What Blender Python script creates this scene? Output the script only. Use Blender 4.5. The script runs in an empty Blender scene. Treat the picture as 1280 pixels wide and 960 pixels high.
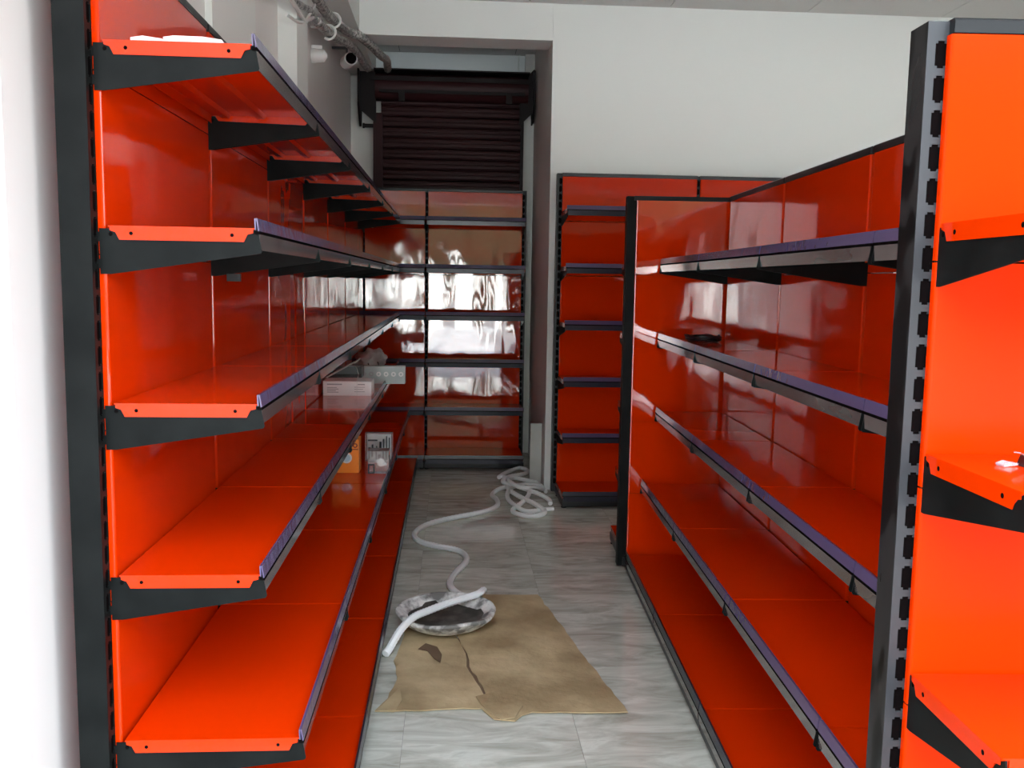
import bpy, bmesh, math, random
from mathutils import Matrix, Vector, noise

random.seed(7)
scene = bpy.context.scene
COL = scene.collection
PI = math.pi

# ------------------------------------------------------------------ camera
FPX, PITCH, YAW, ROLL, EYE = 1149.73, .1114, .0662, .0158, 1.5505
cam_data = bpy.data.cameras.new('camera')
cam_data.sensor_fit = 'HORIZONTAL'
cam_data.sensor_width = 36
cam_data.lens = FPX / 1280 * 36
cam_data.clip_start = .02
cam = bpy.data.objects.new('camera', cam_data)
COL.objects.link(cam)
fw = Vector((math.sin(YAW) * math.cos(PITCH), math.cos(YAW) * math.cos(PITCH), -math.sin(PITCH)))
r0 = Vector((math.cos(YAW), -math.sin(YAW), 0))
u0 = r0.cross(fw)
rt = r0 * math.cos(ROLL) + u0 * math.sin(ROLL)
up = -r0 * math.sin(ROLL) + u0 * math.cos(ROLL)
m = Matrix((rt, up, -fw)).transposed().to_4x4()
m.translation = (0, 0, EYE)
cam.matrix_world = m
scene.camera = cam

# ------------------------------------------------------------------ world and exposure
world = bpy.data.worlds.new('sky')
scene.world = world
world.use_nodes = True
wn, wl = world.node_tree.nodes, world.node_tree.links
bg = wn['Background']
tc = wn.new('ShaderNodeTexCoord')
sx = wn.new('ShaderNodeSeparateXYZ')
rp = wn.new('ShaderNodeValToRGB')
rp.color_ramp.elements[0].position = .0
rp.color_ramp.elements[0].color = (1.0, .985, .96, 1)
rp.color_ramp.elements[1].position = .6
rp.color_ramp.elements[1].color = (.72, .84, 1.0, 1)
wl.new(tc.outputs['Generated'], sx.inputs[0])
wl.new(sx.outputs['Z'], rp.inputs[0])
wl.new(rp.outputs[0], bg.inputs['Color'])
bg.inputs['Strength'].default_value = 3.4
sun_data = bpy.data.lights.new('sun', 'SUN')
sun_data.energy = 14.0
sun_data.angle = .01
sun_data.color = (1.0, .975, .94)
sun = bpy.data.objects.new('sun', sun_data)       # stands behind the building: only the far side of the street is sunlit
COL.objects.link(sun)
sun.rotation_euler = (math.radians(-42), math.radians(6), 0)
scene.view_settings.view_transform = 'Standard'
scene.view_settings.look = 'None'
scene.view_settings.exposure = 1.75
scene.view_settings.gamma = 1
scene.cycles.use_denoising = True
scene.cycles.max_bounces = 10
scene.cycles.diffuse_bounces = 6
scene.cycles.glossy_bounces = 6
scene.cycles.sample_clamp_indirect = 8


# ------------------------------------------------------------------ materials
def mat(name, base, rough=.5, metal=0, spec=.5, **kw):
    mm = bpy.data.materials.new(name)
    mm.use_nodes = True
    b = mm.node_tree.nodes['Principled BSDF']
    b.inputs['Base Color'].default_value = (*base, 1)
    b.inputs['Roughness'].default_value = rough
    b.inputs['Metallic'].default_value = metal
    b.inputs['Specular IOR Level'].default_value = spec
    for k, v in kw.items():
        b.inputs[k.replace('_', ' ')].default_value = v
    return mm


def N(mm, kind, **kw):
    n = mm.node_tree.nodes.new(kind)
    for k, v in kw.items():
        if k in n.inputs.keys() or k.replace('_', ' ') in n.inputs.keys():
            n.inputs[k if k in n.inputs.keys() else k.replace('_', ' ')].default_value = v
        else:
            setattr(n, k, v)
    return n


def L(mm, a, b):
    mm.node_tree.links.new(a, b)


def BS(mm):
    return mm.node_tree.nodes['Principled BSDF']


def coords(mm, scale=(1, 1, 1), per_object=True):
    """object coordinates, shifted by a random amount for every object"""
    t = N(mm, 'ShaderNodeTexCoord')
    mp = N(mm, 'ShaderNodeMapping')
    mp.inputs['Scale'].default_value = scale
    L(mm, t.outputs['Object'], mp.inputs['Vector'])
    if per_object:
        oi = N(mm, 'ShaderNodeObjectInfo')
        mu = N(mm, 'ShaderNodeMath', operation='MULTIPLY')
        mu.inputs[1].default_value = 37.0
        L(mm, oi.outputs['Random'], mu.inputs[0])
        cx = N(mm, 'ShaderNodeCombineXYZ')
        for i in range(3):
            L(mm, mu.outputs[0], cx.inputs[i])
        L(mm, cx.outputs[0], mp.inputs['Location'])
    return mp.outputs['Vector']


def bump(mm, vec, scale, dist, strength=1.0, detail=1.0, rough=.5):
    n = N(mm, 'ShaderNodeTexNoise', Scale=scale, Detail=detail, Roughness=rough)
    L(mm, vec, n.inputs['Vector'])
    b = N(mm, 'ShaderNodeBump', Strength=strength, Distance=dist)
    L(mm, n.outputs['Fac'], b.inputs['Height'])
    L(mm, b.outputs['Normal'], BS(mm).inputs['Normal'])
    return n


def vary(mm, vec, scale, c1, c2, detail=4, lo=.35, hi=.65):
    n = N(mm, 'ShaderNodeTexNoise', Scale=scale, Detail=detail)
    L(mm, vec, n.inputs['Vector'])
    r = N(mm, 'ShaderNodeValToRGB')
    r.color_ramp.elements[0].position = lo
    r.color_ramp.elements[0].color = (*c1, 1)
    r.color_ramp.elements[1].position = hi
    r.color_ramp.elements[1].color = (*c2, 1)
    L(mm, n.outputs['Fac'], r.inputs[0])
    L(mm, r.outputs[0], BS(mm).inputs['Base Color'])
    return n


RED = (.60, .027, .0003)
M = {}
M['panel'] = mat('glossy_red_panel', RED, .07, spec=.42)
bump(M['panel'], coords(M['panel'], (1.0, 1.0, .55)), 4.2, .0045, 1.0, 1.2)
M['front'] = mat('red_front_paint', RED, .22, spec=.05)
bump(M['front'], coords(M['front'], (1.0, 1.0, .55)), 4.2, .003, 1.0, 1.2)
M['film'] = mat('red_panel_under_film', RED, .05, spec=1.0, Coat_Weight=1.0, Coat_Roughness=.02, Coat_IOR=1.75)
bump(M['film'], coords(M['film'], (1.0, 1.0, .45)), 4.4, .013, 1.0, 1.3)
M['shelf'] = mat('red_shelf_paint', RED, .09, spec=.24)
bump(M['shelf'], coords(M['shelf'], (1.0, 1.0, 1.0)), 3.0, .0014, 1.0, 1.0)
M['steel'] = mat('charcoal_steel', (.008, .009, .009), .45, spec=.09)
vary(M['steel'], coords(M['steel']), 9, (.0035, .0042, .004), (.0075, .0085, .008), 3)
M['black'] = mat('black_steel', (.007, .008, .009), .35, spec=.35)
M['film_black'] = mat('black_post_with_film', (.012, .012, .013), .2, spec=.12)
_n = vary(M['film_black'], coords(M['film_black'], (1, 1, .5)), 16, (.004, .004, .004), (.018, .0175, .017), 1, .47, .53)
_r = N(M['film_black'], 'ShaderNodeMapRange'); _r.inputs['To Min'].default_value = .5; _r.inputs['To Max'].default_value = .18
L(M['film_black'], _n.outputs['Fac'], _r.inputs[0]); L(M['film_black'], _r.outputs[0], BS(M['film_black']).inputs['Roughness'])
M['slotplate'] = mat('grey_slotted_steel', (.034, .036, .038), .45, spec=.3)
M['lilac'] = mat('lilac_plastic', (.085, .062, .125), .16, spec=.6)
bump(M['lilac'], coords(M['lilac']), 14, .002, 1.0, 2)
M['navy'] = mat('dark_blue_plastic', (.022, .022, .034), .25)
M['clear'] = mat('smoky_plastic', (.10, .082, .075), .12, spec=.7)
vary(M['clear'], coords(M['clear'], (.25, 1, 1)), 9, (.060, .048, .045), (.12, .105, .098), 3, .3, .75)
M['hole'] = mat('dark_hole', (.004, .003, .003), .9, spec=0)
M['wall'] = mat('white_wall_paint', (.79, .805, .765), .55)
bump(M['wall'], coords(M['wall'], per_object=False), 60, .0006, .5, 3)
M['gloss_wall'] = mat('semi_gloss_wall_paint', (.74, .70, .665), .30, spec=.6)
M['ceiling'] = mat('ceiling_paint', (.62, .615, .59), .7)
M['maroon'] = mat('maroon_shutter_paint', (.034, .0095, .011), .45, spec=.16)
M['shutter_dark'] = mat('dark_shutter_steel', (.007, .0035, .0038), .55, spec=.25)
M['white'] = mat('white_plastic', (.80, .79, .76), .35)
M['board'] = mat('pale_board', (.48, .50, .46), .5)
vary(M['board'], coords(M['board']), 5, (.44, .46, .42), (.52, .54, .50), 3)
M['hose'] = mat('white_ribbed_plastic', (.88, .90, .88), .4)
M['conduit'] = mat('silver_flexible_conduit', (.42, .41, .385), .35, metal=.25)
vary(M['conduit'], coords(M['conduit']), 45, (.10, .095, .09), (.60, .59, .55), 4, .36, .60)
M['cardboard'] = mat('brown_cardboard', (.30, .215, .125), .8)
_cv = coords(M['cardboard'], (1, 1, 1))
vary(M['cardboard'], _cv, 3.5, (.33, .236, .118), (.56, .43, .24), 8, .36, .62)
bump(M['cardboard'], _cv, 9, .012, 1.0, 6)
M['torn'] = mat('torn_cardboard_core', (.16, .10, .055), .9)
M['crust'] = mat('mortar_crusted_rim', (.6, .6, .55), .9)
_cv = coords(M['crust'])
vary(M['crust'], _cv, 14, (.17, .165, .15), (.74, .73, .68), 6, .40, .56)
bump(M['crust'], _cv, 30, .008, .8, 4)
M['mortar'] = mat('dried_mortar', (.10, .09, .075), .7)
vary(M['mortar'], coords(M['mortar']), 12, (.035, .03, .024), (.13, .115, .095), 5, .4, .7)
M['orange'] = mat('orange_carton', (.95, .27, .012), .35)
M['carton'] = mat('white_carton', (.90, .89, .87), .45)
M['print'] = mat('grey_print', (.42, .42, .43), .6)
M['greybox'] = mat('grey_metal_box', (.46, .53, .51), .35)
M['darkgrey'] = mat('dark_grey_plastic', (.09, .10, .10), .4)
M['bag'] = mat('white_polythene', (.80, .80, .79), .3)
bump(M['bag'], coords(M['bag']), 18, .02, 1.0, 4)
M['pack'] = mat('clear_blister_plastic', (.86, .88, .87), .08, Transmission_Weight=.75)
M['inkblack'] = mat('black_ink', (.02, .02, .02), .5)
M['metal'] = mat('bright_metal', (.7, .7, .7), .25, metal=1)
M['paleblue'] = mat('pale_blue_print', (.45, .62, .70), .4)
M['redink'] = mat('dark_red_ink', (.25, .01, .008), .4)
M['pinkfilm'] = mat('pinkish_plastic_offcut', (.72, .58, .56), .3)

# floor tiles: grey marble with fine cross veins
M['tile'] = mat('grey_marble_tile', (.3, .29, .27), .10, spec=.5)
_t = M['tile']
_cv = coords(_t, (1, 3.2, 1))
_a = N(_t, 'ShaderNodeTexNoise', Scale=3.4, Detail=9, Roughness=.62, Distortion=.9)
L(_t, _cv, _a.inputs['Vector'])
_rp = N(_t, 'ShaderNodeValToRGB')
e = _rp.color_ramp.elements
e[0].position = .30; e[0].color = (.36, .35, .285, 1)
e[1].position = .52; e[1].color = (.575, .58, .49, 1)
x = e.new(.60); x.color = (.67, .68, .59, 1)
x = e.new(.66); x.color = (.55, .555, .47, 1)
L(_t, _a.outputs['Fac'], _rp.inputs[0])
L(_t, _rp.outputs[0], BS(_t).inputs['Base Color'])
bump(_t, coords(_t, (1, 1, 1)), 2.2, .0012, 1.0, 1)
M['facade'] = mat('near_black_facade', (.30, .27, .235), .95, spec=0)  # kept near-black so the film panels reflect dark above the white segments
vary(M['facade'], coords(M['facade'], per_object=False), .6, (.010, .013, .008), (.022, .027, .016), 5)
M['frosted'] = mat('frosted_sheet', (.5, .52, .53), .6)
_tr = N(M['frosted'], 'ShaderNodeBsdfTranslucent'); _tr.inputs['Color'].default_value = (.40, .43, .44, 1)
_mx = N(M['frosted'], 'ShaderNodeMixShader'); _mx.inputs[0].default_value = .24
L(M['frosted'], BS(M['frosted']).outputs[0], _mx.inputs[1]); L(M['frosted'], _tr.outputs[0], _mx.inputs[2])
L(M['frosted'], _mx.outputs[0], M['frosted'].node_tree.nodes['Material Output'].inputs['Surface'])
M['grout'] = mat('tile_joint', (.26, .25, .235), .8)
M['pave'] = mat('pavement', (.42, .41, .39), .95, spec=0)
vary(M['pave'], coords(M['pave'], per_object=False), 2, (.24, .245, .24), (.40, .405, .40), 6)


# ------------------------------------------------------------------ mesh builder
class MB:
    def __init__(s):
        s.v, s.f, s.m = [], [], []

    def add(s, vs, fs, mi=0):
        o = len(s.v)
        s.v += [tuple(p) for p in vs]
        for f in fs:
            s.f.append([i + o for i in f]); s.m.append(mi)
        return s

    def box(s, x0, x1, y0, y1, z0, z1, mi=0):
        vs = [(x, y, z) for z in (z0, z1) for y in (y0, y1) for x in (x0, x1)]
        return s.add(vs, [(0, 2, 3, 1), (4, 5, 7, 6), (0, 1, 5, 4), (2, 6, 7, 3), (0, 4, 6, 2), (1, 3, 7, 5)], mi)

    def prism(s, poly, a0, a1, axis='x', mi=0):
        """poly in the two other axes (in xyz order), extruded along axis"""
        n = len(poly)
        def P(p, a):
            return {'x': (a, p[0], p[1]), 'y': (p[0], a, p[1]), 'z': (p[0], p[1], a)}[axis]
        vs = [P(p, a0) for p in poly] + [P(p, a1) for p in poly]
        fs = [list(range(n))[::-1], [n + i for i in range(n)]]
        fs += [(i, (i + 1) % n, n + (i + 1) % n, n + i) for i in range(n)]
        return s.add(vs, fs, mi)

    def cyl(s, c, r, a0, a1, axis='z', n=12, mi=0, r2=None):
        r2 = r if r2 is None else r2
        vs = []
        for a, rr in ((a0, r), (a1, r2)):
            for i in range(n):
                p = (c[0] + rr * math.cos(2 * PI * i / n), c[1] + rr * math.sin(2 * PI * i / n))
                vs.append({'x': (a, p[0], p[1]), 'y': (p[0], a, p[1]), 'z': (p[0], p[1], a)}[axis])
        fs = [list(range(n))[::-1], [n + i for i in range(n)]]
        fs += [(i, (i + 1) % n, n + (i + 1) % n, n + i) for i in range(n)]
        return s.add(vs, fs, mi)

    def tube(s, pts, r, n=8, mi=0, rfun=None):
        pts = [Vector(p) for p in pts]
        k = len(pts)
        t0 = (pts[1] - pts[0]).normalized()
        nrm = t0.orthogonal().normalized()
        rings = []
        for i, p in enumerate(pts):
            t = (pts[min(i + 1, k - 1)] - pts[max(i - 1, 0)]).normalized()
            nrm = (nrm - t * nrm.dot(t)).normalized()
            bn = t.cross(nrm)
            rr = r if rfun is None else rfun(i)
            rings.append([p + (nrm * math.cos(2 * PI * j / n) + bn * math.sin(2 * PI * j / n)) * rr for j in range(n)])
        vs = [q for ring in rings for q in ring]
        fs = [list(range(n))[::-1], [(k - 1) * n + j for j in range(n)]]
        for i in range(k - 1):
            for j in range(n):
                fs.append((i * n + j, i * n + (j + 1) % n, (i + 1) * n + (j + 1) % n, (i + 1) * n + j))
        return s.add(vs, fs, mi)

    def mesh(s, name, mats, smooth=False):
        me = bpy.data.meshes.new(name)
        me.from_pydata(s.v, [], s.f)
        for mm in (mats if isinstance(mats, (list, tuple)) else [mats]):
            me.materials.append(M[mm] if isinstance(mm, str) else mm)
        me.polygons.foreach_set('material_index', s.m)
        bm = bmesh.new(); bm.from_mesh(me)
        bmesh.ops.recalc_face_normals(bm, faces=bm.faces)
        bm.to_mesh(me); bm.free()
        if smooth:
            me.polygons.foreach_set('use_smooth', [True] * len(me.polygons))
            try:
                me.set_sharp_from_angle(angle=.7)
            except Exception:
                pass
        me.update()
        return me


def link(name, me, parent=None, loc=(0, 0, 0), rotz=0.0, label=None):
    o = bpy.data.objects.new(name, me)
    COL.objects.link(o)
    o.location = loc
    o.rotation_euler = (0, 0, rotz)
    if parent is not None:
        o.parent = parent
    if label:
        o['label'] = label
    return o


def tag(o, label, cat, group=None):
    o['label'] = label; o['category'] = cat
    if group:
        o['group'] = group
    return o


def struct(name, mb, mats, parent=None, smooth=False):
    o = link(name, mb.mesh(name, mats, smooth), parent)
    if parent is None:
        o['kind'] = 'structure'
    return o


def empty(name, loc, rotz=0.0):
    return link(name, None, None, loc, rotz)


CACHE = {}


def cached(key, fn):
    if key not in CACHE:
        CACHE[key] = fn()
    return CACHE[key]


def spline(pts, per=8):
    pts = [Vector(p) for p in pts]
    P = [pts[0] * 2 - pts[1]] + pts + [pts[-1] * 2 - pts[-2]]
    out = []
    for i in range(1, len(P) - 2):
        for k in range(per):
            t = k / per
            a, b, c, d = P[i - 1], P[i], P[i + 1], P[i + 2]
            out.append(.5 * ((2 * b) + (c - a) * t + (2 * a - 5 * b + 4 * c - d) * t * t + (3 * b - a - 3 * c + d) * t ** 3))
    out.append(pts[-1])
    return out


# ------------------------------------------------------------------ the setting
XW = -.885          # face of the left wall
YB = 6.74           # face of the white back wall
ZC = 3.52           # ceiling
XR = 4.2

fl = struct('floor', MB().box(-1.7, XR, .9, 8.4, -.06, -.006), 'grout')
tile_me = MB().prism([(-.2994, -.2994), (.2994, -.2994), (.2994, .2994), (-.2994, .2994)], -.006, 0, 'z').mesh('tile', 'tile')
for i in range(-2, 7):
    for j in range(0, 13):
        xx, yy = .145 + i * .6, 1.15 + .3 + j * .6
        if xx + .3 < -.95 and yy > 1.9:
            continue
        o = link('tile', tile_me, fl, (xx, yy, 0), random.choice((0, PI)))
struct('ground', MB().box(-40, 40, -60, .9, -.2, -.02), 'pave')

# the street opposite the shop front: unseen near-black facade and white wall segments, added for the panel reflections
struct('wall_street', MB().box(-24, 26, -22, -16, -.02, 7.5), 'facade')
for _x0, _x1 in ((-6.5, -1.2), (-.75, -.3), (.1, .65), (1.4, 1.9), (2.9, 7)):
    struct('reflected_wall', MB().box(_x0, _x1, -14.2, -14, -.02, 1.95), 'wall')
struct('wall_left', MB().box(-1.6, XW, 1.915, 8.4, 0, ZC).box(-1.75, -1.6, -5, 8.4, -.02, ZC), 'gloss_wall')  # outer slab is an unseen side wall added to block light from the left
struct('wall_back', MB().box(.70, XR, YB, 8.4, 0, ZC), 'wall')
struct('wall_alcove', MB().box(XW, .70, 8.22, 8.4, 0, 3.30).box(XW, -.74, 8.22, 8.4, 3.30, ZC).box(.62, .70, 8.22, 8.4, 3.30, ZC), 'wall')
wd = struct('added_sheet', MB().box(-.74, .62, 8.29, 8.30, 3.30, ZC), 'frosted')             # translucent sheet added above the shutter to brighten the alcove with daylight
link('sheet_frame', MB().box(-.74, .62, 8.25, 8.28, 3.30, 3.312).box(.56, .565, 8.25, 8.28, 3.312, ZC).mesh('sheet_frame', 'board'), wd)
struct('wall_right', MB().box(XR, XR + .15, .9, 8.4, 0, ZC), 'wall')
struct('wall_front', MB().box(-1.6, XR, .9, 1.05, 2.75, ZC).box(-9, XR + 6, .9, 1.05, ZC, 6.2).box(-9, -1.75, .9, 1.05, -.02, ZC).box(XR + .15, XR + 6, .9, 1.05, -.02, ZC), 'wall')  # lintel, plus unseen upper and side parts added to block the sun
struct('trim_1', MB().box(-.665, .699, YB, YB + .28, 3.255, ZC), 'wall')                 # cross beam over the shutter alcove
struct('trim_2', MB().box(XW, -.668, 2.0, 8.21, 3.285, ZC), 'wall')                       # long beam along the left wall
struct('trim_3', MB().box(XW, -.79, 4.85, 5.2, 2.0, 3.28), 'wall')                       # pilaster
struct('trim_4', MB().box(XW, -.86, 3.46, 4.2, 2.0, 3.28), 'wall')                      # shallow pilaster

ce = struct('ceiling', MB().box(-1.6, XR + .15, .9, 8.4, ZC, ZC + .15), 'hole')
cp = MB().box(.003, .997, .003, 1.997, -.012, 0).mesh('panel', 'ceiling')
for i in range(-2, 4):
    for j in range(4):
        x0 = .53 + i
        if x0 < -1.6:
            continue
        link('panel', cp, ce, (x0, .93 + j * 2.0, ZC))
# trims are kept below the panels by their own top; the wall tops meet them


# ------------------------------------------------------------------ shelving system
PITCH_SLOT = .0555
GAP = .012          # panel edge from the post's centre line
PT = .015           # panel thickness, front face at y = 0


def upright_mesh(h, body):
    def fn():
        b = MB()
        w, y0, y1 = .05, -PT - .066, -PT - .004
        b.box(-w / 2, w / 2, y0, y1, .02, h, 0)
        # slotted face plate made of strips round real openings
        y2 = -PT - .001
        xs = (-w / 2, -w / 2 + .014, -.004, .007, w / 2 - .014, w / 2)
        b.box(xs[0], xs[1], y1, y2, .02, h, 1)
        b.box(xs[4], xs[5], y1, y2, .02, h, 1)
        n = int((h - .06) / PITCH_SLOT)
        z = h - .035
        b.box(xs[1], xs[4], y1, y2, z + .004, h, 1)
        for k in range(n):
            zb = z - .036
            nx = z - PITCH_SLOT
            if k == n - 1:
                nx = .02
            b.box(xs[1], xs[4], y1, y2, nx + .004, zb - .004, 1)     # bridge
            b.box(xs[1], xs[2], y1, y2, zb - .004, zb, 1)            # notched ends
            b.box(xs[3], xs[4], y1, y2, zb - .004, zb, 1)
            if k < n - 1:
                b.box(xs[1], xs[2], y1, y2, nx, nx + .004, 1)
                b.box(xs[3], xs[4], y1, y2, nx, nx + .004, 1)
            if k == 0:
                b.box(xs[1], xs[2], y1, y2, z, z + .004, 1)
                b.box(xs[3], xs[4], y1, y2, z, z + .004, 1)
            z = nx
        b.box(xs[1], xs[4], y1, y1 + .0005, .03, h - .01, 2)
        return b.mesh('upright', body)
    return cached(('upright', h, tuple(body)), fn)


def panel_mesh(w, h, mname, x_in=GAP):
    def fn():
        b = MB()
        x0, x1 = x_in, w - x_in
        c = .0055
        prof = [(x0, -PT)]
        for k in range(4):
            a = PI - k * PI / 6
            prof.append((x0 + c + c * math.cos(a), -c + c * math.sin(a)))
        for k in range(4):
            a = PI / 2 - k * PI / 6
            prof.append((x1 - c + c * math.cos(a), -c + c * math.sin(a)))
        prof.append((x1, -PT))
        b.prism(prof, .0015, h - .0015, 'z')
        return b.mesh('back_panel', mname)
    return cached(('panel', w, h, mname, x_in), fn)


def shelf_mesh(w, d):
    def fn():
        b = MB()
        x0, x1 = .006, w - .006
        ya, yb = .008, d - .004
        b.box(x0, x1, ya, yb, -.003, 0)
        b.box(x0 + .012, x1 - .012, yb - .003, yb, -.030, -.003)
        b.box(x0 + .012, x1 - .012, ya, ya + .003, -.028, -.003)
        # stiffening ribs under the sheet
        for y in (.055, d * .5):
            b.prism([(y - .018, -.003), (y - .010, -.014), (y + .010, -.014), (y + .018, -.003)], x0 + .02, x1 - .02, 'x')
        # folded end tabs with notched corners and two screw holes
        t0, t1 = ya + .003, yb - .003
        poly = [(t0, -.0005), (t1, -.0005), (t1, -.011), (t1 - .012, -.014), (t1 - .020, -.030), (t0 + .020, -.030), (t0 + .012, -.014), (t0, -.010)]
        for a0, a1, s in ((x0 - .0005, x0 + .001, -1), (x1 - .001, x1 + .0005, 1)):
            b.prism(poly, a0, a1, 'x')
            for y in (t0 + .045, t1 - .045):
                xx = a0 - .0004 if s < 0 else a1
                b.cyl((y, -.016), .0042, xx, xx + .0004, 'x', 10, 1)
        return b.mesh('shelf', ['shelf', 'hole'])
    return cached(('shelf', w, d), fn)


def bracket_mesh(d):
    def fn():
        b = MB()
        q = .104
        poly = [(-.012, -.006), (.020, -.006), (.030, -.020), (d - .03, -.026), (d - .012, -.008), (d + .002, .0), (d + .011, -.050),
                (d + .008, -.055), (.01, -q), (-.012, -q)]
        b.prism(poly, 0, .0025, 'x')
        b.cyl((.012, -.018), .0045, -.0004, .0029, 'x', 10, 1)
        b.box(.0004, .0021, -PT - .02, -.010, -.034, -.014)           # hooks in the slots
        b.box(.0004, .0021, -PT - .02, -.010, -.092, -.072)
        return b.mesh('bracket', ['steel', 'hole'])
    return cached(('bracket', d), fn)


def strip_mesh(w, m_='lilac'):
    def fn():
        b = MB()
        b.prism([(.004, .021), (.0065, .0215), (.0110, -.006), (.0080, -.007)], .004, w - .004, 'x')
        b.prism([(.000, .021), (.0035, .021), (.0040, -.004), (.001, -.004)], .004, w - .004, 'x')
        return b.mesh('price_strip', m_)
    return cached(('strip', w, m_), fn)


def lip_mesh(w, m_='clear'):
    def fn():
        b = MB()
        b.prism([(.0075, -.013), (.0108, -.013), (.0078, -.047), (.0048, -.046)], .011, w - .011, 'x')
        b.prism([(.000, -.006), (.0098, -.0065), (.0112, -.013), (.0, -.013)], .005, w - .005, 'x', 1)
        return b.mesh('rail_lip', [m_, 'hole'])
    return cached(('lip', w, m_), fn)


def kick_mesh(w, d):
    def fn():
        return MB().box(.004, w - .004, d - .012, d - .002, .018, .055).box(.004, w - .004, d - .02, d - .002, .055, .062).mesh('kick_plate', 'black')
    return cached(('kick', w, d), fn)


def foot_mesh(d):
    def fn():
        b = MB()
        b.prism([(-PT - .07, .018), (d - .02, .018), (d - .012, .03), (d - .012, .062), (.0, .067), (-PT - .07, .067)], -.018, .018, 'x')
        return b.mesh('base_foot', 'black')
    return cached(('foot', d), fn)


leveller_me = MB().cyl((0, 0), .018, 0, .008, 'z', 12).cyl((0, 0), .006, .008, .03, 'z', 8).mesh('levelling_foot', 'black')
LEVELS = (.10, .49, .88, 1.27, 1.656, 2.043)


def cap_mesh(w):
    def fn():
        return MB().prism([(-PT - .07, 0), (.002, 0), (.003, .020), (-.002, .024), (-PT - .066, .024)], .010, w - .010, 'x').mesh('top_cap', 'black')
    return cached(('cap', w), fn)


def unit(loc, rotz, w, height, label, group, depths=(.475, .406, .322, .322, .322, .322), posts=(0,), rails=True, name='shelving_bay',
         shelves=True, base=True, panel='panel', post_mats=('black', 'black', 'hole'), panel_gap=GAP, back_side=None, lip='clear'):
    u = empty(name, loc, rotz)
    tag(u, label, 'shelving', group)
    for p in posts:
        link('upright', upright_mesh(height, list(post_mats)), u, (p * w, 0, 0))
    # back panels: one below each shelf level, joints hidden behind the brackets
    cuts = [.06] + [z - .062 for z in LEVELS if .2 < z < height - .2] + [height - .022]
    for a, b_ in zip(cuts, cuts[1:]):
        link('back_panel', panel_mesh(w, round(b_ - a, 4), panel, panel_gap), u, (0, 0, a))
    if back_side is not None:
        for a, b_ in zip(cuts, cuts[1:]):
            link('back_panel', panel_mesh(w, round(b_ - a, 4), back_side, panel_gap), u, (w, -2 * PT - .076, a), PI)
    link('top_cap', cap_mesh(w), u, (0, 0, height - .022))
    if not shelves:
        return u
    for i, (z, d) in enumerate(zip(LEVELS, depths)):
        if z > height - .1:
            break
        if i == 0:
            if not base:
                continue
            dk = link('base_deck', shelf_mesh(w, d), u, (0, 0, z))
            link('kick_plate', kick_mesh(w, d), u)
            for x in (.02, w - .02):
                f = link('base_foot', foot_mesh(d), u, (x, 0, 0))
                link('levelling_foot', leveller_me, f, (0, d - .05, 0))
                link('levelling_foot', leveller_me, f, (0, .05, 0))
        else:
            dk = link('shelf', shelf_mesh(w, d), u, (0, 0, z))
            link('bracket', bracket_mesh(d), dk, (.0085, 0, 0))
            link('bracket', bracket_mesh(d), dk, (w - .011, 0, 0))
        if rails:
            link('price_strip', strip_mesh(w, 'lilac' if i else 'navy'), dk, (0, d - .004, 0), 0, 'lilac plastic price strip' if i else 'dark blue plastic price strip')
            link('rail_lip', lip_mesh(w, lip), dk, (0, d - .004, 0))
    return u


# ---- left wall run: six bays and a corner filler; local x runs towards the camera
XP = -.748
Y0 = 2.05
G1 = 'shelving bays along the left wall'
left_labels = [
    'nearest bay of the long red wall shelving, ending in a broad black post',
    'second bay from the front of the long red wall shelving',
    'third bay from the front of the long red wall shelving',
    'red wall shelving bay that carries the orange carton and the white carton',
    'red wall shelving bay that carries the grey box with a row of round sockets',
    'last red wall shelving bay of the long run, carrying the white plastic bag',
]
for k in range(6):
    far = Y0 + .9 * (k + 1)
    unit((XP, far, 0), -PI / 2, .9, 2.315, left_labels[k], G1, posts=(0, 1) if k == 0 else (0,),
         post_mats=('steel', 'steel', 'hole'))
unit((XP, 7.915, 0), -PI / 2, 7.915 - (Y0 + 5.4), 2.315, 'narrow bare red corner panel without shelves at the far end of the left wall', G1,
     shelves=False, posts=(0,), name='corner_panel_bay')

# ---- shelving at the back, under the shutter; local x runs towards -X
YL = 7.923
G2 = 'shelving bays under the roller shutter'
unit((.603, YL, 0), PI, .822, 2.315, 'red shelving bay facing the aisle under the dark roller shutter, wrapped in shiny wavy film', G2, posts=(0, 1), panel='film', lip='navy')
unit((-.219, YL, 0), PI, .535, 2.315, 'narrow red corner shelving bay half hidden behind the far end of the left wall run', G2, posts=(1,), panel='film', lip='navy')

# ---- shelving against the white back wall
G3 = 'shelving bays against the white back wall'
unit((1.752, 6.585, 0), PI, .99, 2.315, 'red shelving bay against the white back wall, beside the coil of white hose', G3, posts=(0, 1), depths=(.44, .345, .345, .345, .345, .345), lip='navy')
unit((2.742, 6.585, 0), PI, .99, 2.315, 'red shelving bay against the white back wall, mostly hidden behind the free-standing gondola', G3, posts=(0,), depths=(.44, .345, .345, .345, .345, .345), lip='navy')

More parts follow.
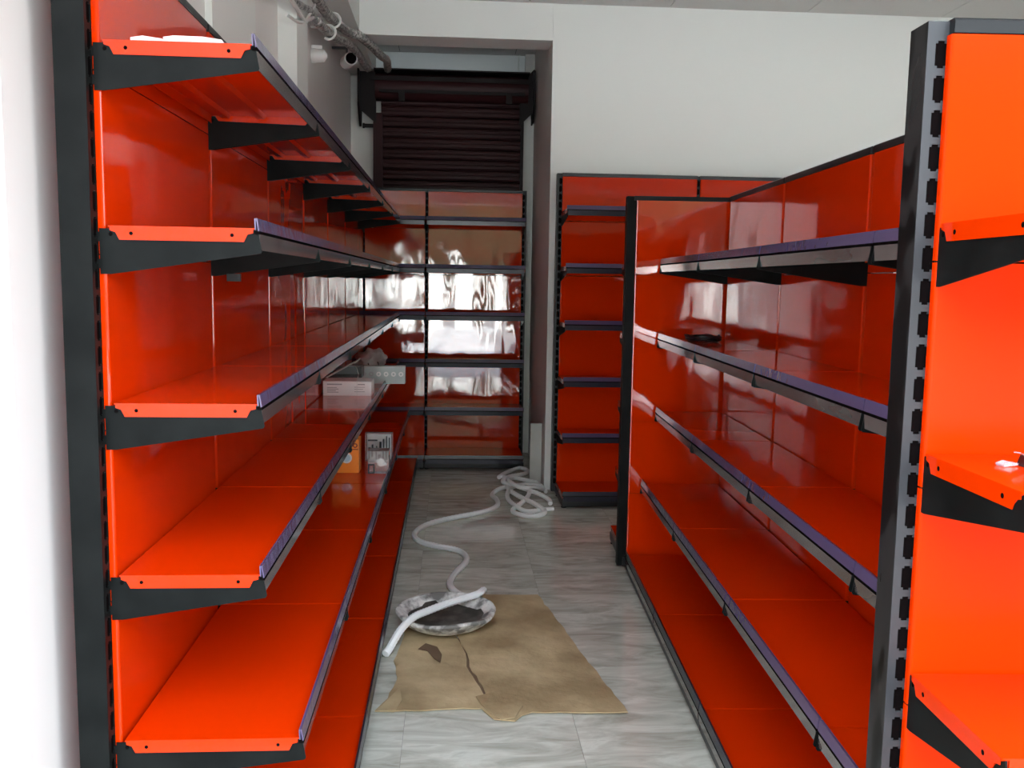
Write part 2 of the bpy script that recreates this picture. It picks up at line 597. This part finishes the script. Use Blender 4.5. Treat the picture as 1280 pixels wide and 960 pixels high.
# ---- free-standing gondola on the right; its aisle face looks to -X, turned a little
BETA = -.045
GR = PI / 2 + BETA
gdir = Vector((math.sin(-BETA), math.cos(BETA), 0))
FAR = Vector((1.428, 4.745, 0))
G4 = 'bays of the free-standing gondola'
glabels = ['farthest bay of the free-standing red gondola, holding a coil of black cable',
           'middle bay of the free-standing red gondola on the right, second from its far end',
           'third bay from the far end of the free-standing red gondola on the right',
           'short bay of the free-standing gondola tucked behind the slotted end post']
dist = [0, .9, 1.8, 2.7, 3.115]
for k in range(4):
    w = dist[k + 1] - dist[k]
    p = FAR - gdir * dist[k + 1]
    unit(p, GR, w, 2.0, glabels[k], G4, posts=(0, 1) if k == 0 else (0,), depths=(.485, .41, .345, .345, .345))

# far end unit of the gondola: we see the red backs of its panels
enddir = Vector((math.cos(BETA), math.sin(BETA), 0))
G5 = 'end units of the gondola'
pe = Vector((.937, 4.90, 0))
unit(pe, BETA, 1.09, 2.0, 'far end unit of the gondola, seen from behind with its slim black post', G5, posts=(0, 1),
     rails=False, back_side='film', name='end_shelving', depths=(.46, .33, .30, .30, .30), post_mats=('steel', 'steel', 'hole'), panel_gap=.02)

# near end unit facing the street
pn = Vector((.800, 1.50, 0)) + enddir * 1.06
unit(pn, PI + BETA, 1.06, 1.985, 'bright orange end unit nearest the street with a slotted black post', G5, posts=(0, 1),
     rails=False, name='end_shelving', depths=(.46, .33, .30, .30, .30), post_mats=('film_black', 'slotplate', 'hole'), panel_gap=.0065, panel='front')


# ------------------------------------------------------------------ roller shutter
sh = empty('roller_shutter', (0, 8.1, 0))
tag(sh, 'dark maroon steel roller shutter closing the alcove above the shelving', 'shutter')
def slat_me():
    b = MB()
    prof = [(.0, .0), (-.004, .003), (-.005, .022), (-.011, .027), (-.011, .031), (-.005, .036), (-.005, .052), (-.011, .057), (-.011, .061), (-.005, .066), (-.008, .068), (-.034, .074), (-.036, .079), (-.030, .085), (.0, .088), (.006, .088), (.006, .0)]
    b.prism(prof, -.615, .585, 'x')
    return b.mesh('slat', 'maroon')
sl = slat_me()
z = 1.0
while z < 3.12:
    link('slat', sl, sh, (0, 0, z)); z += .0885
b = MB()
for k in range(14):
    a0, a1 = PI * 2 * k / 14, PI * 2 * (k + 1) / 14
b.cyl((-.02, 3.165), .115, -.66, .63, 'x', 20)
link('drum', b.mesh('drum', 'maroon', True), sh)
link('head_plate', MB().box(-.70, .63, -.15, -.138, 3.20, 3.235).box(-.62, .60, -.152, -.14, 3.10, 3.125).box(-.70, .64, -.15, .06, 3.285, 3.297).mesh('head_plate', 'shutter_dark'), sh)
poly = [(-.17, 3.31), (.10, 3.31), (.10, 2.86), (.0, 2.84), (-.06, 2.88), (-.17, 3.0)]
link('side_plate', MB().prism(poly, -.80, -.788, 'x').prism([(-.80, 2.98), (-.655, 2.86), (-.655, 3.28), (-.72, 3.29), (-.76, 3.31), (-.80, 3.345)], -.06, -.045, 'y').mesh('side_plate', 'shutter_dark'), sh)
link('side_plate', MB().prism([(-.17, 3.31), (.10, 3.31), (.10, 2.9), (-.06, 2.9), (-.17, 3.02)], .672, .684, 'x').prism([(.684, 2.99), (.56, 2.87), (.56, 3.22), (.62, 3.25), (.65, 3.31), (.684, 3.345)], -.06, -.045, 'y').mesh('side_plate', 'shutter_dark'), sh)
link('guide_rail', MB().box(-.68, -.60, -.05, .04, 1.0, 2.95).mesh('guide_rail', 'maroon'), sh)
link('guide_rail', MB().box(.575, .60, -.05, .04, 1.0, 2.95).mesh('guide_rail', 'shutter_dark'), sh)
link('latch_knob', MB().cyl((-.02, 2.845), .016, -.76, -.68, 'x', 10).cyl((-.02, 2.845), .022, -.77, -.755, 'x', 10).mesh('latch_knob', 'shutter_dark', True), sh)
for x in (-.46, .44):
    link('cleat', MB().box(x, x + .05, -.16, -.135, 3.03, 3.12).mesh('cleat', 'shutter_dark'), sh)


# ------------------------------------------------------------------ conduits, cameras and loose cables up by the ceiling
def corrugated(name, pts, r, matname, per=10, amp=.0):
    sp = spline(pts, per)
    b = MB()
    b.tube(sp, r, 8, 0, (lambda i: r * (1 + (amp if i % 2 else -amp))) if amp else None)
    return link(name, b.mesh(name, matname, True))


cA = [(-.775, 5.1, 3.11), (-.775, 5.46, 3.115), (-.765, 5.75, 3.125), (-.755, 6.02, 3.15), (-.722, 6.34, 3.18), (-.69, 6.51, 3.2), (-.655, 6.62, 3.215), (-.59, 6.85, 3.205), (-.545, 7.1, 3.2), (-.53, 7.5, 3.26), (-.54, 7.75, 3.28), (-.55, 7.93, 3.28)]
t = tag(corrugated('conduit', cA, .030, 'conduit', 14, .07), 'thick silver flexible conduit clipped under the beam, dropping to the shutter', 'conduit')
cB = [(-.80, 5.55, 3.02), (-.79, 5.62, 3.03), (-.785, 5.8, 3.045), (-.775, 5.95, 3.06), (-.76, 6.25, 3.10), (-.73, 6.5, 3.135), (-.70, 6.75, 3.155), (-.69, 7.1, 3.17), (-.70, 7.45, 3.21), (-.70, 7.8, 3.25)]
tag(corrugated('conduit', cB, .027, 'conduit', 14, .07), 'lower silver flexible conduit running above the two cameras', 'conduit')
def clamp(p, r, label):
    ring = [(p[0] + r * math.cos(a), p[1], p[2] + r * math.sin(a)) for a in [PI * .65 - k * PI * 1.35 / 12 for k in range(13)]]
    b = MB().tube(ring, .008, 6)
    b.box(XW + .002, p[0] - r * .4, p[1] - .012, p[1] + .012, p[2] + r * .55, p[2] + r * .55 + .012)
    tag(link('pipe_clamp', b.mesh('pipe_clamp', 'white', True)), label, 'clamp', 'white pipe clamps')
clamp((-.755, 6.02, 3.15), .044, 'white pipe clamp round the thick upper conduit')
clamp((-.775, 5.95, 3.06), .042, 'white pipe clamp round the lower conduit above the dome camera')
# loose twisted cables on the pilaster
def wire(pts, r, m_, label):
    tag(corrugated('cable', pts, r, m_, 8), label, 'cable')
wire([(-.79, 4.30, 2.86), (-.785, 4.56, 2.875), (-.775, 4.80, 2.87), (-.772, 5.0, 2.875), (-.772, 5.18, 2.93), (-.775, 5.30, 2.97)], .011, 'white', 'thick white cable slanting down over the pilaster top')
wire([(-.80, 4.62, 2.80), (-.78, 4.80, 2.815), (-.775, 5.0, 2.87), (-.772, 5.2, 2.97), (-.775, 5.38, 3.06)], .008, 'white', 'thin white cable curving upward across the pilaster top')
wire([(-.79, 4.45, 2.92), (-.79, 4.7, 2.90), (-.778, 4.95, 2.93), (-.775, 5.2, 2.98), (-.785, 5.42, 3.0), (-.80, 5.58, 3.02)], .018, 'conduit', 'grey cable bundle joining the lower conduit at the pilaster')

cm = empty('security_camera', (-.835, 5.96, 2.92))
tag(cm, 'small white dome camera on the wall below the lower conduit', 'camera', 'security cameras')
b = MB().cyl((0, 0), .045, -.046, -.02, 'x', 16).cyl((0, 0), .042, -.02, .03, 'x', 16, 0, .036).cyl((0, 0), .036, .03, .05, 'x', 16, 0, .012)
link('housing', b.mesh('housing', 'white', True), cm)
link('bracket', MB().box(-.046, .02, -.012, .012, .038, .06).mesh('bracket', 'white'), cm)
cm = empty('security_camera', (-.79, 6.95, 3.115))
tag(cm, 'white bullet camera with a black round lens below the lower conduit', 'camera', 'security cameras')
o = link('housing', MB().cyl((0, 0), .046, -.10, .05, 'y', 18).mesh('housing', 'white', True), cm, (.02, 0, 0), .35)
o = link('lens', MB().cyl((0, 0), .039, -.106, -.099, 'y', 18).mesh('lens', 'hole', True), cm, (.02, 0, 0), .35, 'black round lens')
link('arm', MB().cyl((.015, .0), .008, .04, .10, 'z', 8).box(-.092, .015, -.01, .01, .085, .10).mesh('arm', 'darkgrey'), cm)

# ------------------------------------------------------------------ pale board leaning in the wall recess
b = MB().box(.604, .692, 6.90, 6.925, 0, .475)
tag(link('board', b.mesh('board', 'board')), 'pale grey-green board standing on end beside the hose coil', 'board')

# ------------------------------------------------------------------ floor items
def sheet(name, outline, z, th, matnames, label, seed):
    bm = bmesh.new()
    vs = [bm.verts.new((x, y, z)) for x, y in outline]
    f = bm.faces.new(vs)
    bmesh.ops.triangulate(bm, faces=[f])
    for _ in range(4):
        bmesh.ops.subdivide_edges(bm, edges=[e for e in bm.edges if e.calc_length() > .09], cuts=1, use_grid_fill=False)
        bmesh.ops.triangulate(bm, faces=bm.faces[:])
    for v in bm.verts:
        q = noise.noise((v.co.x * 4 + seed, v.co.y * 4, seed))
        v.co.z += .004 + .005 * q
    ext = bmesh.ops.extrude_face_region(bm, geom=bm.faces[:])
    for g in ext['geom']:
        if isinstance(g, bmesh.types.BMVert):
            g.co.z += th
    bmesh.ops.recalc_face_normals(bm, faces=bm.faces)
    me = bpy.data.meshes.new(name)
    bm.to_mesh(me); bm.free()
    me.materials.append(M[matnames])
    me.polygons.foreach_set('use_smooth', [True] * len(me.polygons))
    me.set_sharp_from_angle(angle=.6)
    o = link(name, me)
    return tag(o, label, 'cardboard', 'flattened cardboard')


random.seed(11)
def rag(pts, amp=.008, step=.045):
    out = []
    for i, p in enumerate(pts):
        q = pts[(i + 1) % len(pts)]
        d = math.hypot(q[0] - p[0], q[1] - p[1])
        n = max(1, int(d / step))
        for k in range(n):
            t_ = k / n
            a = amp if 0 < k else 0
            out.append((p[0] + (q[0] - p[0]) * t_ + random.uniform(-a, a), p[1] + (q[1] - p[1]) * t_ + random.uniform(-a, a)))
    return out


right_sheet = [(.645, 3.132), (.435, 4.39), (.12, 4.40), (.02, 4.30), (-.01, 4.0), (.045, 3.83), (.075, 3.68), (.082, 3.55), (.13, 3.36), (.15, 3.25), (.10, 3.235), (.13, 3.16), (.16, 3.10), (.235, 3.085), (.26, 3.125), (.30, 3.15)]
left_sheet = [(.155, 3.19), (-.20, 3.17), (-.265, 3.175), (-.225, 3.27), (-.20, 3.45), (-.225, 3.62), (-.20, 3.84), (-.20, 4.08), (-.05, 4.2), (.03, 4.2), (.0, 4.0), (.038, 3.83), (.068, 3.68), (.07, 3.55), (.118, 3.36), (.14, 3.26)]
sheet('cardboard_sheet', rag(right_sheet, .004), .003, .004, 'cardboard', 'larger flattened brown cardboard sheet on the aisle floor, right of the tear', 3.1)
sheet('cardboard_sheet', rag(left_sheet, .004), .001, .004, 'cardboard', 'smaller brown cardboard sheet under the basin, left of the tear', 8.4)

big = bpy.data.objects['cardboard_sheet']
b = MB()
b.prism([(.02, 3.86), (.055, 3.84), (.09, 3.70), (.10, 3.56), (.15, 3.38), (.165, 3.24), (.12, 3.22), (.10, 3.36), (.05, 3.54), (.05, 3.68)], .0035, .0065, 'z')
link('torn_core', b.mesh('torn_core', 'torn'), big)
b = MB()
b.prism([(-.13, 3.72), (-.09, 3.70), (-.06, 3.62), (-.035, 3.58), (-.03, 3.66), (-.05, 3.74), (-.10, 3.78)], .012, .0145, 'z')
link('torn_patch', b.mesh('torn_patch', 'torn'), bpy.data.objects['cardboard_sheet.001'])
b = MB()
b.prism([(.10, 3.27), (.16, 3.30), (.24, 3.27), (.27, 3.19), (.235, 3.10), (.19, 3.085), (.16, 3.12), (.12, 3.20)], .0125, .015, 'z')
link('torn_flap', b.mesh('torn_flap', 'cardboard'), big, label='torn flap lying loose over the end of the tear')
b = MB()
b.prism([(-.258, 3.17), (-.19, 3.17), (-.172, 3.25), (-.185, 3.36)], .011, .0135, 'z')
link('folded_corner', b.mesh('folded_corner', 'cardboard'), bpy.data.objects['cardboard_sheet.001'])
# mortar basin
bs = empty('mortar_basin', (-.017, 3.99, .014))
tag(bs, 'round shallow basin crusted with white mortar, standing on the cardboard', 'basin')
def lathe(prof, n=40, wob=0, seed=0):
    b = MB(); k = len(prof); vs = []
    for j in range(n):
        a = 2 * PI * j / n
        w_ = 1 + wob * noise.noise((math.cos(a) * 1.5 + seed, math.sin(a) * 1.5, seed))
        for i, (r, z_) in enumerate(prof):
            q = 1 + .02 * noise.noise((math.cos(a) * 3, math.sin(a) * 3, i * .7 + seed)) * (1 if wob else 0)
            vs.append((r * w_ * q * math.cos(a), r * w_ * q * math.sin(a), z_ * (1 + (wob * 2.2) * noise.noise((math.cos(a) + seed, math.sin(a), 5.0)))))
    fs = []
    for j in range(n):
        for i in range(k - 1):
            fs.append((j * k + i, j * k + i + 1, ((j + 1) % n) * k + i + 1, ((j + 1) % n) * k + i))
    b.add(vs, fs)
    return b
bowl = [(.0, .004), (.12, .004), (.160, .012), (.196, .034), (.212, .052), (.222, .060), (.225, .068), (.220, .076), (.208, .076), (.192, .062), (.160, .036), (.120, .020), (.0, .016)]
link('pan', lathe(bowl, 48, .07, 2.2).mesh('pan', 'crust', True), bs)
link('mortar_residue', lathe([(.0, .026), (.06, .026), (.12, .029), (.165, .044), (.178, .052), (.18, .046)], 36, .12, 4.4).mesh('mortar_residue', 'mortar', True), bs)

# white ribbed hose: one long piece from the left shelving over the basin to the coil
r = .0165
hp = [(-.262, 3.665, r), (-.245, 3.70, .03), (-.205, 3.755, .083), (-.155, 3.83, .109), (-.09, 3.905, .112), (.0, 4.0, .112), (.09, 4.078, .112), (.135, 4.12, .112), (.158, 4.175, .108), (.15, 4.235, .08), (.11, 4.28, .045), (.055, 4.345, .026), (.015, 4.45, .02), (.0, 4.56, r), (.03, 4.72, r),
      (.085, 4.90, r), (.085, 5.03, r), (.03, 5.14, r), (-.09, 5.22, r), (-.185, 5.32, r), (-.215, 5.48, r), (-.15, 5.68, r), (.0, 5.84, r), (.15, 5.95, r), (.265, 6.06, r), (.325, 6.20, r),
      (.325, 6.36, r), (.30, 6.50, r), (.36, 6.63, .03), (.47, 6.70, .04), (.56, 6.62, .045), (.56, 6.42, .04), (.49, 6.20, .03), (.42, 6.05, r), (.46, 5.93, r), (.56, 5.90, r), (.63, 5.98, .022), (.58, 6.14, .035),
      (.48, 6.34, .045), (.42, 6.58, .045), (.44, 6.80, .05), (.40, 6.95, .06), (.37, 6.90, .06), (.44, 7.1, .055), (.55, 7.28, .05), (.61, 7.20, .05), (.57, 7.02, .06), (.44, 6.86, .07), (.39, 6.68, .07), (.50, 6.56, .06), (.62, 6.40, .05), (.685, 6.28, .035),
      (.69, 6.20, .025)]
tag(corrugated('hose', hp, r, 'hose', 12, .06), 'long white ribbed hose snaking from the basin to the far coil', 'hose')
# extra turns of the coil
h2 = [(.70, 6.09, r), (.63, 6.07, r), (.52, 6.02, r), (.45, 6.10, .028), (.40, 6.3, .04), (.43, 6.52, .055), (.53, 6.64, .06), (.60, 6.68, .055), (.66, 6.70, .04), (.68, 6.62, .03), (.60, 6.5, .075), (.50, 6.44, .085), (.43, 6.66, .085), (.47, 6.82, .07), (.58, 6.78, .06), (.66, 6.80, .035), (.70, 6.6, r)]
tag(corrugated('hose', h2, .0155, 'hose', 12, .06), 'second white ribbed hose tangled in the coil beside the back wall shelving', 'hose')

# ------------------------------------------------------------------ goods on the left run
def box_thing(name, label, cat, loc, size, mats_, rotz=0):
    u = empty(name, loc, rotz)
    tag(u, label, cat)
    sx_, sy_, sz_ = size
    b = MB().box(-sx_ / 2, sx_ / 2, 0, sy_, 0, sz_)
    link('body', b.mesh('body', mats_), u)
    return u


wb = box_thing('carton', 'low white carton with grey print lying on the fourth bay shelf', 'box', (-.597, 5.30, .8805), (.275, .19, .083), 'carton')
b = MB()
for (x0, x1, z0, z1) in [(-.115, -.03, .062, .069), (.06, .10, .062, .069), (-.115, -.06, .045, .049), (-.115, -.05, .036, .040), (-.115, -.065, .027, .031), (-.115, -.05, .018, .022), (.04, .10, .048, .051), (.04, .09, .036, .039), (.04, .10, .022, .025)]:
    b.box(x0, x1, -.0006, 0, z0, z1)
link('print', b.mesh('print', 'print'), wb)['kind'] = 'stuff'
link('strap', MB().tube([(.055, -.002, 0), (.055, -.003, .083), (.062, .03, .12), (.05, .05, .155), (.035, .10, .165)], .0018, 6).mesh('strap', 'white', True), wb)
lid = empty('box_lid', (-.62, 5.50, .9637))
tag(lid, 'open pale carton lid propped on the white carton', 'box')
link('flap', MB().prism([(-.125, .002), (.06, .105), (.064, .098), (-.12, -.004)], 0, .17, 'y').mesh('flap', 'board'), lid)
link('tray', MB().box(-.11, .085, 0, .17, 0, .004).box(-.11, .085, .166, .17, 0, .05).box(.081, .085, 0, .17, 0, .06).mesh('tray', 'darkgrey'), lid)
gb = box_thing('socket_box', 'grey metal box with a row of round white sockets jutting over the shelf edge', 'box', (-.485, 5.93, .8805), (.37, .085, .112), 'greybox')
for k in range(7):
    x = -.125 + k * .0475
    ring = [(x + .0135 * math.cos(a * PI / 8), -.001, .062 + .0135 * math.sin(a * PI / 8)) for a in range(17)]
    o = link('socket', MB().cyl((x, .062), .0155, -.002, 0, 'y', 16, 0).cyl((x, .062), .007, -.003, -.002, 'y', 10, 1).mesh('socket', ['white' if k > 2 else 'print', 'greybox']), gb)
link('end_face', MB().box(.185, .1865, .002, .083, .002, .110).mesh('end_face', 'board'), gb)

# white plastic bag
bm = bmesh.new()
bmesh.ops.create_icosphere(bm, subdivisions=4, radius=1)
for v in bm.verts:
    n_ = noise.fractal(v.co * 1.9, .8, 2.2, 4)
    k_ = 1 + .28 * n_
    v.co = Vector((v.co.x * .115 * k_, v.co.y * .16 * k_, max(-.055, v.co.z * .085 * k_) + .055))
me = bpy.data.meshes.new('plastic_bag'); bm.to_mesh(me); bm.free()
me.materials.append(M['bag'])
me.polygons.foreach_set('use_smooth', [True] * len(me.polygons))
pb = tag(link('plastic_bag', me, None, (-.61, 7.05, .8805)), 'crumpled white plastic bag on the far end of the left run', 'bag')
link('handle', MB().tube(spline([(-.04, -.13, .08), (-.01, -.16, .04), (.0, -.165, .0)], 5), .004, 6).tube(spline([(.03, -.12, .09), (.06, -.15, .05), (.07, -.155, .01)], 5), .004, 6).mesh('handle', 'inkblack', True), pb)

# orange carton on the second shelf
oc = box_thing('carton', 'bright orange carton with a round white emblem on the second shelf', 'box', (-.575, 5.01, .4905), (.145, .12, .185), 'orange')
link('emblem', MB().cyl((.005, .083), .030, -.0015, 0, 'y', 20, 0).cyl((.005, .083), .021, -.0022, -.0015, 'y', 18, 1).cyl((-.055, .08), .016, -.0015, 0, 'y', 16, 0).mesh('emblem', ['white', 'paleblue']), oc)
link('mark', MB().cyl((.052, .152), .013, -.0015, 0, 'y', 16, 0).cyl((.052, .152), .007, -.0022, -.0015, 'y', 12, 1).box(.034, .068, -.0012, 0, .128, .133, 0).mesh('mark', ['redink', 'orange']), oc)
# clear packs
def clear_pack(loc, size, label, black):
    u = empty('blister_pack', loc)
    tag(u, label, 'package', 'clear plastic packages')
    sx_, sy_, sz_ = size
    link('shell', MB().box(-sx_ / 2, sx_ / 2, 0, sy_, 0, sz_).mesh('shell', 'pack'), u)
    b = MB()
    for (x0, x1, z0, z1) in black:
        b.box(x0 * sx_, x1 * sx_, -.001, 0, z0 * sz_, z1 * sz_)
    link('print', b.mesh('print', 'inkblack'), u)['kind'] = 'stuff'
    return u
p_ = clear_pack((-.42, 5.34, .4905), (.16, .05, .165), 'upright clear package with black printed columns behind the low clear box', [(-.38, -.30, .1, .5), (-.26, -.2, .2, .6), (-.1, -.06, .1, .55), (-.02, .1, .12, .28), (.14, .2, .1, .8), (.26, .3, .1, .9), (.36, .4, .15, .85), (-.4, -.05, .72, .78), (.02, .1, .45, .7)])
link('card', MB().box(-.07, .07, .02, .024, .01, .158).mesh('card', 'carton'), p_)
p_ = clear_pack((-.395, 4.99, .4905), (.115, .10, .125), 'low clear box with a bright fitting inside, nearest the shelf edge', [(-.5, -.44, .0, .42), (-.24, -.18, .0, .42), (-.44, -.24, .0, .05), (-.44, -.24, .37, .42)])
link('fitting', MB().cyl((.012, .06), .022, .02, .08, 'y', 14).cyl((.035, .05), .010, .02, .08, 'y', 10).mesh('fitting', 'metal', True), p_)

# plastic offcuts on the top shelf
for (loc, rz, l, lab) in [((-.655, 2.10, 2.0435), .12, .075, 'short pinkish plastic offcut beside the longer one on the top shelf'),
                          ((-.555, 2.09, 2.0435), .10, .13, 'longer pinkish plastic offcut at the near end of the top shelf')]:
    b = MB()
    b.prism([(-l / 2, 0), (l / 2, 0), (l / 2 - .01, .013), (l / 2 - .05, .017), (-l / 2 + .02, .016), (-l / 2, .012)], -.012, .012, 'y')
    tag(link('plastic_offcut', b.mesh('plastic_offcut', 'pinkfilm'), None, loc, rz), lab, 'offcut', 'plastic offcuts')
b = MB().prism([(-.02, 0), (.05, 0), (.04, .025), (.01, .034), (-.015, .02)], 0, .03, 'y')
tag(link('paper_scrap', b.mesh('paper_scrap', 'carton'), None, (-.50, 2.6, 2.0435), .5), 'white paper scrap lying deeper on the top shelf', 'paper')

# small black clip under the second shelf from the top of the near bays
cl = MB().box(-.702, -.662, 2.938, 2.958, 1.536, 1.560)
tag(link('spring_clip', cl.mesh('spring_clip', 'black')), 'small black clip hanging under the first shelf joint of the left run', 'clip')

# coil of black cable on the gondola shelf
ring = []
for k in range(5 * 24 + 1):
    a = 2 * PI * k / 24
    rr = .075 + .010 * math.sin(k * .37)
    ring.append((rr * math.cos(a), rr * 1.25 * math.sin(a), .0065 + .004 * (k / 24) + .003 * math.sin(k * .9)))
tag(link('cable_coil', MB().tube(ring, .006, 6).mesh('cable_coil', 'black', True), None, (1.235, 4.46, 1.2705)), 'coil of black cable on the far end of the gondola shelf', 'cable')

# clip and film scrap on the orange end unit
ec = empty('binder_clip', (.905, 1.385, 1.2705))
tag(ec, 'small black binder clip on the shelf of the orange end unit', 'clip')
link('jaw', MB().prism([(0, 0), (.028, 0), (.020, .016), (.006, .016)], -.012, .012, 'y').mesh('jaw', 'black'), ec)
link('wire_handle', MB().tube([(.014, -.008, .015), (-.006, -.007, .022), (-.012, 0, .022), (-.006, .007, .022), (.014, .008, .015)], .0012, 6).mesh('wire_handle', 'metal', True), ec)
tag(link('film_scrap', MB().prism([(0, 0), (.026, .001), (.030, .004), (.012, .008), (-.003, .004)], -.008, .008, 'y').mesh('film_scrap', 'pack'), None, (.872, 1.385, 1.2705), .3), 'curled scrap of clear film beside the black binder clip', 'film')
